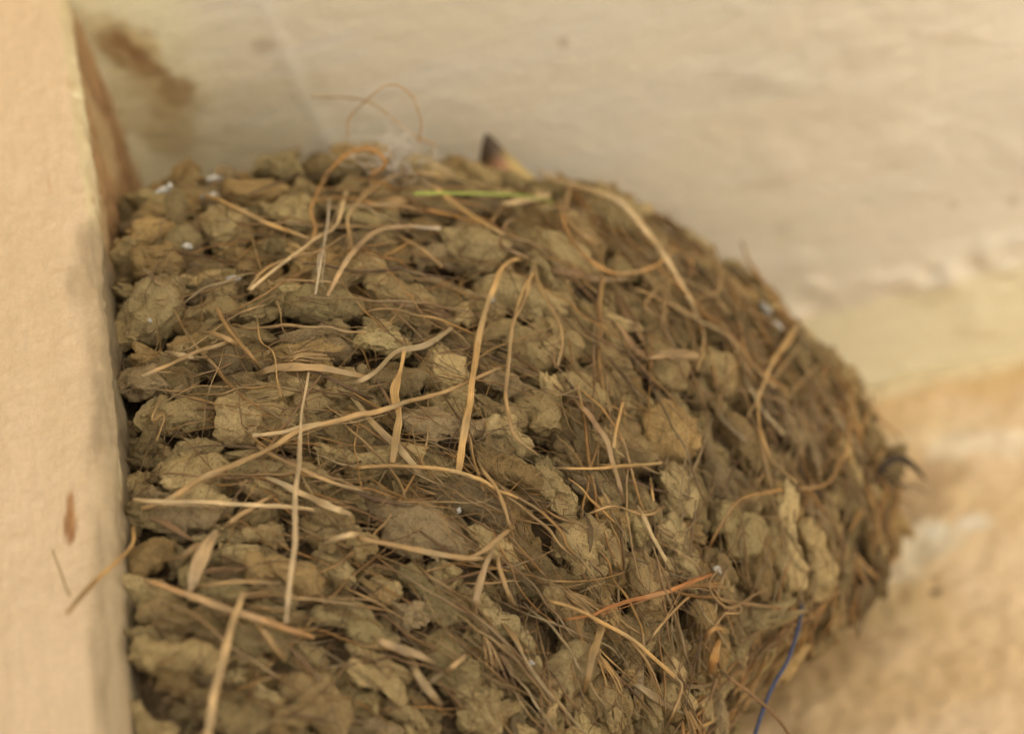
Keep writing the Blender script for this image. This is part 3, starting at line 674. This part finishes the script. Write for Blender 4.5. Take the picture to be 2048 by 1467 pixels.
# strays that stand off the nest
hs([(268, 1055), (262, 1092), (200, 1150), (135, 1224)], [10, 9, 11, 12], (.55, .36, .16), 0, d0=(.512, .503, .490, .480), dip=(0, 0))
hs([(695, 275), (700, 235), (735, 200), (785, 168), (825, 195), (842, 240), (835, 290)], 3.6, (.62, .36, .13), 0, d0=(.62, .615, .61, .61, .612, .62), dip=(0, 0))
hs([(620, 195), (720, 197), (770, 225), (820, 265), (875, 292)], 3.6, (.60, .36, .14), 0, d0=(.63, .62, .62, .62), dip=(0, 0))
hs([(650, 350), (700, 305), (740, 298), (770, 325), (740, 350)], 9, (.55, .30, .10), 1, d0=(.612, .607, .607, .612), dip=(0, 0))
hs([(105, 1100), (140, 1190)], 5, (.55, .40, .22), 0, d0=(.500, .488), dip=(0, 0))

# random straw following the courses of mud
def rnd_strand(kind, px=None, py=None):
    while True:
        x, y = (rng.uniform(230, 1800), rng.uniform(320, 1500)) if px is None else (px+rng.normal(0, 60), py+rng.normal(0, 60))
        r = surf_rho(x, y)
        if r < .985: break
    a = float(flow_angle(x, y))+rng.normal(0, .38)
    if r > .8 and y < 900 and x > 1000: a = math.atan2(x-CX, CY-y)*1.0+rng.normal(0, .3) if False else a+rng.normal(0, .15)
    if rng.random() < .12: a += rng.uniform(-1.4, 1.4)
    if rng.random() < .5: a += math.pi
    if kind == 'long':
        L = rng.uniform(230, 480); w = rng.uniform(4.5, 9); curl = 0; hh = rng.uniform(-.6, 1.2)
    elif kind == 'straw':
        L = rng.gamma(3.5, 45)+50; w = rng.choice([3.5, 5, 6, 8, 11], p=[.3, .28, .22, .13, .07])*rng.uniform(.8, 1.2)
        curl = rng.normal(0, .16); hh = rng.choice([-1.2, -.4, .4, 1.4], p=[.35, .3, .2, .15])
    elif kind == 'blade':
        L = rng.uniform(70, 180); w = rng.uniform(13, 26); curl = rng.normal(0, .35); hh = rng.uniform(-.8, .4)
    else:
        L = rng.gamma(3, 35)+25; w = rng.uniform(1.8, 3.4); curl = rng.normal(0, .55); hh = rng.uniform(-2.4, .5) if rng.random() < .8 else rng.uniform(.3, 1.6)
    k = max(3, int(L/35)+2); pts = [(x, y)]; st = L/(k-1)
    for q in range(k-1):
        if kind == 'long': a0_ = float(flow_angle(x, y)); a = a0_+(math.pi if math.cos(a-a0_) < 0 else 0)+rng.normal(0, .06)
        a += curl*st/100+rng.normal(0, .10 if kind != 'fibre' else .35)
        x += st*math.cos(a); y += st*math.sin(a); pts.append((x, y))
    pts = np.array(pts)
    if kind != 'fibre' and px is None and ((x > 1420 and y > 930) or (x < 620 and y < 950)) and rng.random() < .6: return None
    if surf_rho(pts[-1, 0], pts[-1, 1]) > 1.0 and rng.random() < .985: return None
    if max(surf_rho(*p_) for p_ in pts) > 1.04: return None
    if pts[:, 0].min() < 262+.0*pts[0, 1] : return None
    pal = [(.50, .30, .11), (.24, .14, .06), (.20, .12, .055), (.44, .25, .09), (.40, .28, .14), BRN, (.38, .25, .11), GRY, DRK, (.42, .26, .11), TAN, (.34, .22, .10), (.36, .25, .12), BRN, (.44, .27, .10)]
    if pts[0, 0] > 1300: pal = [(.46, .27, .11), BRN, (.36, .23, .11), TAN, DRK, (.38, .26, .14), (.44, .30, .16), GRY]
    if kind == 'blade': pal = [GRY, (.36, .28, .17), TAN, (.33, .25, .15), BRN]
    c = np.array(pal[rng.integers(len(pal))])*rng.uniform(.75, 1.1)*(.8 if kind == 'fibre' else .95)
    prof_ = [w*.5, w, w, w*.4] if kind != 'blade' else [w*.3, w, w*.9, w*.15]
    return strand(pts, prof_, hh, flat=.15 if kind == 'blade' else .5, twist=rng.uniform(-1, 1) if kind == 'blade' else rng.uniform(-1.5, 1.5), stiff=30 if kind in ('straw', 'long') else 14,
                  dip=(rng.random() < .8, rng.random() < .6), col=c, fold=.4 if kind == 'blade' else 0, sides=8 if kind != 'fibre' else 5, wob=1 if kind != 'fibre' else 1.6)
RS = []
def many(kind, n, **k):
    c = 0
    while c < n:
        s = rnd_strand(kind, **k)
        if s is not None: RS.append(s); c += 1
many('straw', 340); many('blade', 22); many('fibre', 1050); many('long', 46)
for q, n_ in (((1480, 560), 22), ((1580, 700), 22), ((1400, 520), 12), ((1650, 820), 14), ((640, 960), 16), ((800, 950), 10), ((760, 480), 14), ((1380, 1250), 16), ((1500, 1330), 16), ((1250, 1050), 12), ((1100, 380), 12), ((1620, 1000), 14)):
    many('straw', int(n_*.7), px=q[0], py=q[1])
for k in range(150):
    u = rng.uniform(0, 1); th_ = math.radians(62-u*118)
    rr = Rth(th_)*rng.uniform(.90, 1.015); x = CX+rr*math.cos(th_); y = CY-rr*math.sin(th_)
    tgx, tgy = math.sin(th_), math.cos(th_)          # downwards along the outline
    a = math.atan2(tgy, tgx)+rng.normal(0, .28); L = rng.uniform(50, 190); pts = [(x-math.cos(a)*L/2, y-math.sin(a)*L/2)]
    for q in range(4): a += rng.normal(0, .14); pts.append((pts[-1][0]+L/4*math.cos(a), pts[-1][1]+L/4*math.sin(a)))
    if max(surf_rho(*p_) for p_ in pts) > 1.06: continue
    d_ = [float(surf_depth(*p_))-rng.uniform(.003, .0095) for p_ in pts]
    RS.append(strand(pts, [4, 7, 9, 7, 4], 0, d0=d_, dip=(0, 0), col=np.array([(.46, .27, .10), (.38, .22, .09), (.30, .19, .09), (.50, .33, .15), (.22, .14, .07)][rng.integers(5)]), sides=6))
# frayed bunches
for (x, y, a0, col_) in ((1290, 712, 0, (.52, .38, .22)), (1190, 1300, .9, GOLD), (1120, 1180, .3, TAN), (700, 430, -1.0, TAN), (960, 1260, 1.1, TAN), (1350, 1180, -.2, ORNG), (1360, 1400, .9, TAN), (560, 720, -.1, TAN), (980, 1290, .9, BRN)):
    for q in range(9):
        a = a0+rng.normal(0, .13); L = rng.uniform(60, 110)
        RS.append(strand([(x+rng.normal(0, 3), y+rng.normal(0, 6)), (x+L*.5*math.cos(a), y+L*.5*math.sin(a)), (x+L*math.cos(a+.1), y+L*math.sin(a+.1))], [3, 4.5, 2.5], rng.uniform(.5, 2.2), col=np.array(col_)*rng.uniform(.8, 1.15), dip=(1, 0), sides=5))
print('strands', len(H), len(RS))
def build(name, items, m, parent, kind=None):
    off = 0; Vs, Fq, Fc, Uv, Cs = [], [], [], [], []
    for V, F, caps, uv, c, _ in items:
        Vs.append(V); Fq.append(F+off); Uv.append(uv+[0, off*.013 % 7]); Cs.append(c)
        off += len(V)
    o = mesh_obj(name, np.concatenate(Vs), np.concatenate(Fq), m, parent, col=np.concatenate(Cs), uv=np.concatenate(Uv))
    if kind: o['kind'] = kind
    return o
RS += SPLIT
RS.sort(key=lambda s: -s[5]); k = 100-len(H)
for s in H+RS[:max(k, 0)]: build('straw', [s], M_straw, nest)
build('straw', RS[max(k, 0):], M_straw, nest, 'stuff')

# bird droppings on the mud
def lump(px, py, rx, ry, up=.0012, seed=0):
    p, n, _, _ = frame_at(px, py); d = float(bil(env, np.array([px*1.]), np.array([py*1.]))[0]); p = at(px, py, d+.0004)
    tg = tangent(px, py, .3, n); cr_ = np.cross(n, tg); mm = d/FPX*.72; up *= .4
    sv, sf = ico(4); L = sv*(1+.55*vn(sv+seed, 1.6, 3)+.35*vn(sv+seed, 3.5, 4)+.15*vn(sv+seed, 8, 5))[:, None]*[rx*mm, ry*mm, up]
    return p+L[:, :1]*tg+L[:, 1:2]*cr_+L[:, 2:]*n, sf
for k, (x, y, rx, ry) in enumerate([(428, 358, 22, 12), (420, 390, 20, 13), (325, 380, 17, 11), (375, 492, 13, 8), (470, 556, 18, 7), (340, 372, 9, 6), (918, 1021, 7, 7), (1062, 1324, 8, 6), (1532, 618, 20, 15), (1555, 650, 16, 8), (985, 602, 5, 5), (1435, 1140, 16, 8), (300, 640, 4, 3)]):
    V, F = lump(x, y, rx, ry, seed=k*9.1); mesh_obj('dropping', V, F, M_white, nest)

# wispy cobweb and down on the rim
it = []
for k in range(75):
    x, y = 790+rng.normal(0, 42), 305+rng.normal(0, 22); a = rng.uniform(0, 6.28); pts = [(x, y)]
    for q in range(4): a += rng.normal(0, .6); x += 17*math.cos(a); y += 13*math.sin(a); pts.append((x, y))
    it.append(strand(pts, 1.2, 0, d0=(rng.uniform(.606, .62),)*2, dip=(0, 0), sides=4, col=(.75, .66, .54)))
tag(build('down_tuft', it, M_cob, nest), kind='stuff')

# ------------------------------------------------------------------ loose things
g = strand([(828, 388), (900, 386), (990, 388), (1060, 393), (1108, 403)], [9, 9, 8, 6, 3], [4, 5, 5, 5, 3.5], flat=.3, dip=(0, 0), wob=.3)
tag(build('grass_blade', [g], M_green, None), 'single fresh green blade of grass lying along the nest rim', 'grass')
g = strand([(1600, 1180), (1603, 1215), (1592, 1270), (1575, 1320), (1545, 1372), (1522, 1430), (1500, 1500)], [8, 10, 10, 10, 10, 10, 10], 0, d0=(.612, .598, .592, .588, .584, .58, .575), flat=.9, dip=(0, 0), wob=.3, sides=10)
tag(build('thread', [g], M_blue, None), 'blue thread hanging from the lower right of the nest', 'thread')
fq = [strand([(1745, 965), (1775, 925), (1805, 915), (1830, 935), (1852, 958)], [12, 16, 18, 14, 5], 0, d0=(.655, .66, .665), flat=.3, dip=(0, 0), col=(.05, .03, .02))]
for k in range(14):
    x, y = 1740+rng.uniform(0, 70), 925+rng.uniform(-10, 50); a = rng.normal(.2, .25); L = rng.uniform(20, 60)
    fq.append(strand([(x, y), (x+L*.5*math.cos(a), y+L*.5*math.sin(a)), (x+L*math.cos(a+.3), y+L*math.sin(a+.3))], [4, 4, 2], 0, d0=(.655, .668), dip=(0, 0), sides=5, col=(.06, .04, .025)))
tag(build('feather', fq, M_feather, None), 'dark ragged feather caught between nest and wall, right edge', 'feather')

# nestling: head and body sit inside the cup, the beak shows above the rim
nb = empty('nestling'); tag(nb, 'nestling in the nest cup, only its dark-tipped beak showing above the rim', 'bird')
sv, sf = ico(5)
hc = at(1015, 438, .676); bc = at(985, 560, .668); ax = (bc-hc); 
def radial(cs, rs, c0):
    lo = np.zeros(len(sv)); hi = np.full(len(sv), .06)
    for _ in range(22):
        mid = (lo+hi)/2; p = c0+sv*mid[:, None]; f = sum(np.exp(-((p-c)**2).sum(1)/r**2) for c, r in zip(cs, rs)); ins = f > .37
        lo = np.where(ins, mid, lo); hi = np.where(ins, hi, mid)
    return c0+sv*lo[:, None]
V = radial([hc, hc*.5+bc*.5, bc], [.0075, .008, .0125], hc*.4+bc*.6)
V += (.0004*vn(V, 900, 4))[:, None]*sv
bd = mesh_obj('body', V, sf, M_skin, nb)
tip = at(973, 266, .662); b0 = at(1003, 392, .668); axd = b0-tip; Lb = np.linalg.norm(axd); axd /= Lb
rt = at(1103, 392, .668)-b0; rt -= axd*(rt@axd); rt /= np.linalg.norm(rt); nn_ = np.cross(axd, rt)
n_, s_ = 30, 20; V = []; Cc = []
for i in range(n_):
    u = i/(n_-1); wv = .0052*(u**.72)+.0001; hv = .0040*u**.6+.0001
    for j in range(s_):
        a = 2*math.pi*j/s_; gape = (1+.14*(abs(math.cos(a)) > .9))
        V.append(tip+axd*Lb*u+rt*wv*math.cos(a)*gape*(1+(.75*u if math.cos(a) > 0 else 0))+nn_*hv*math.sin(a))
        dark = 1-sst(.26, .66, np.array(u+.10*math.cos(a))); yel = sst(.55, .95, np.array(math.cos(a)))*sst(.12, .3, np.array(u))
        c = np.array([.42, .20, .085])*(1-yel)+np.array([.46, .33, .11])*yel; c = c*(1-dark)+np.array([.06, .036, .016])*dark
        Cc.append(c)
i = np.arange(n_-1)[:, None]*s_; j = np.arange(s_)[None]; j2 = (j+1) % s_
F = np.stack([i+j, i+j2, i+s_+j2, i+s_+j], -1).reshape(-1, 4)
mesh_obj('beak', np.array(V), F, M_beak, nb, col=np.array(Cc))
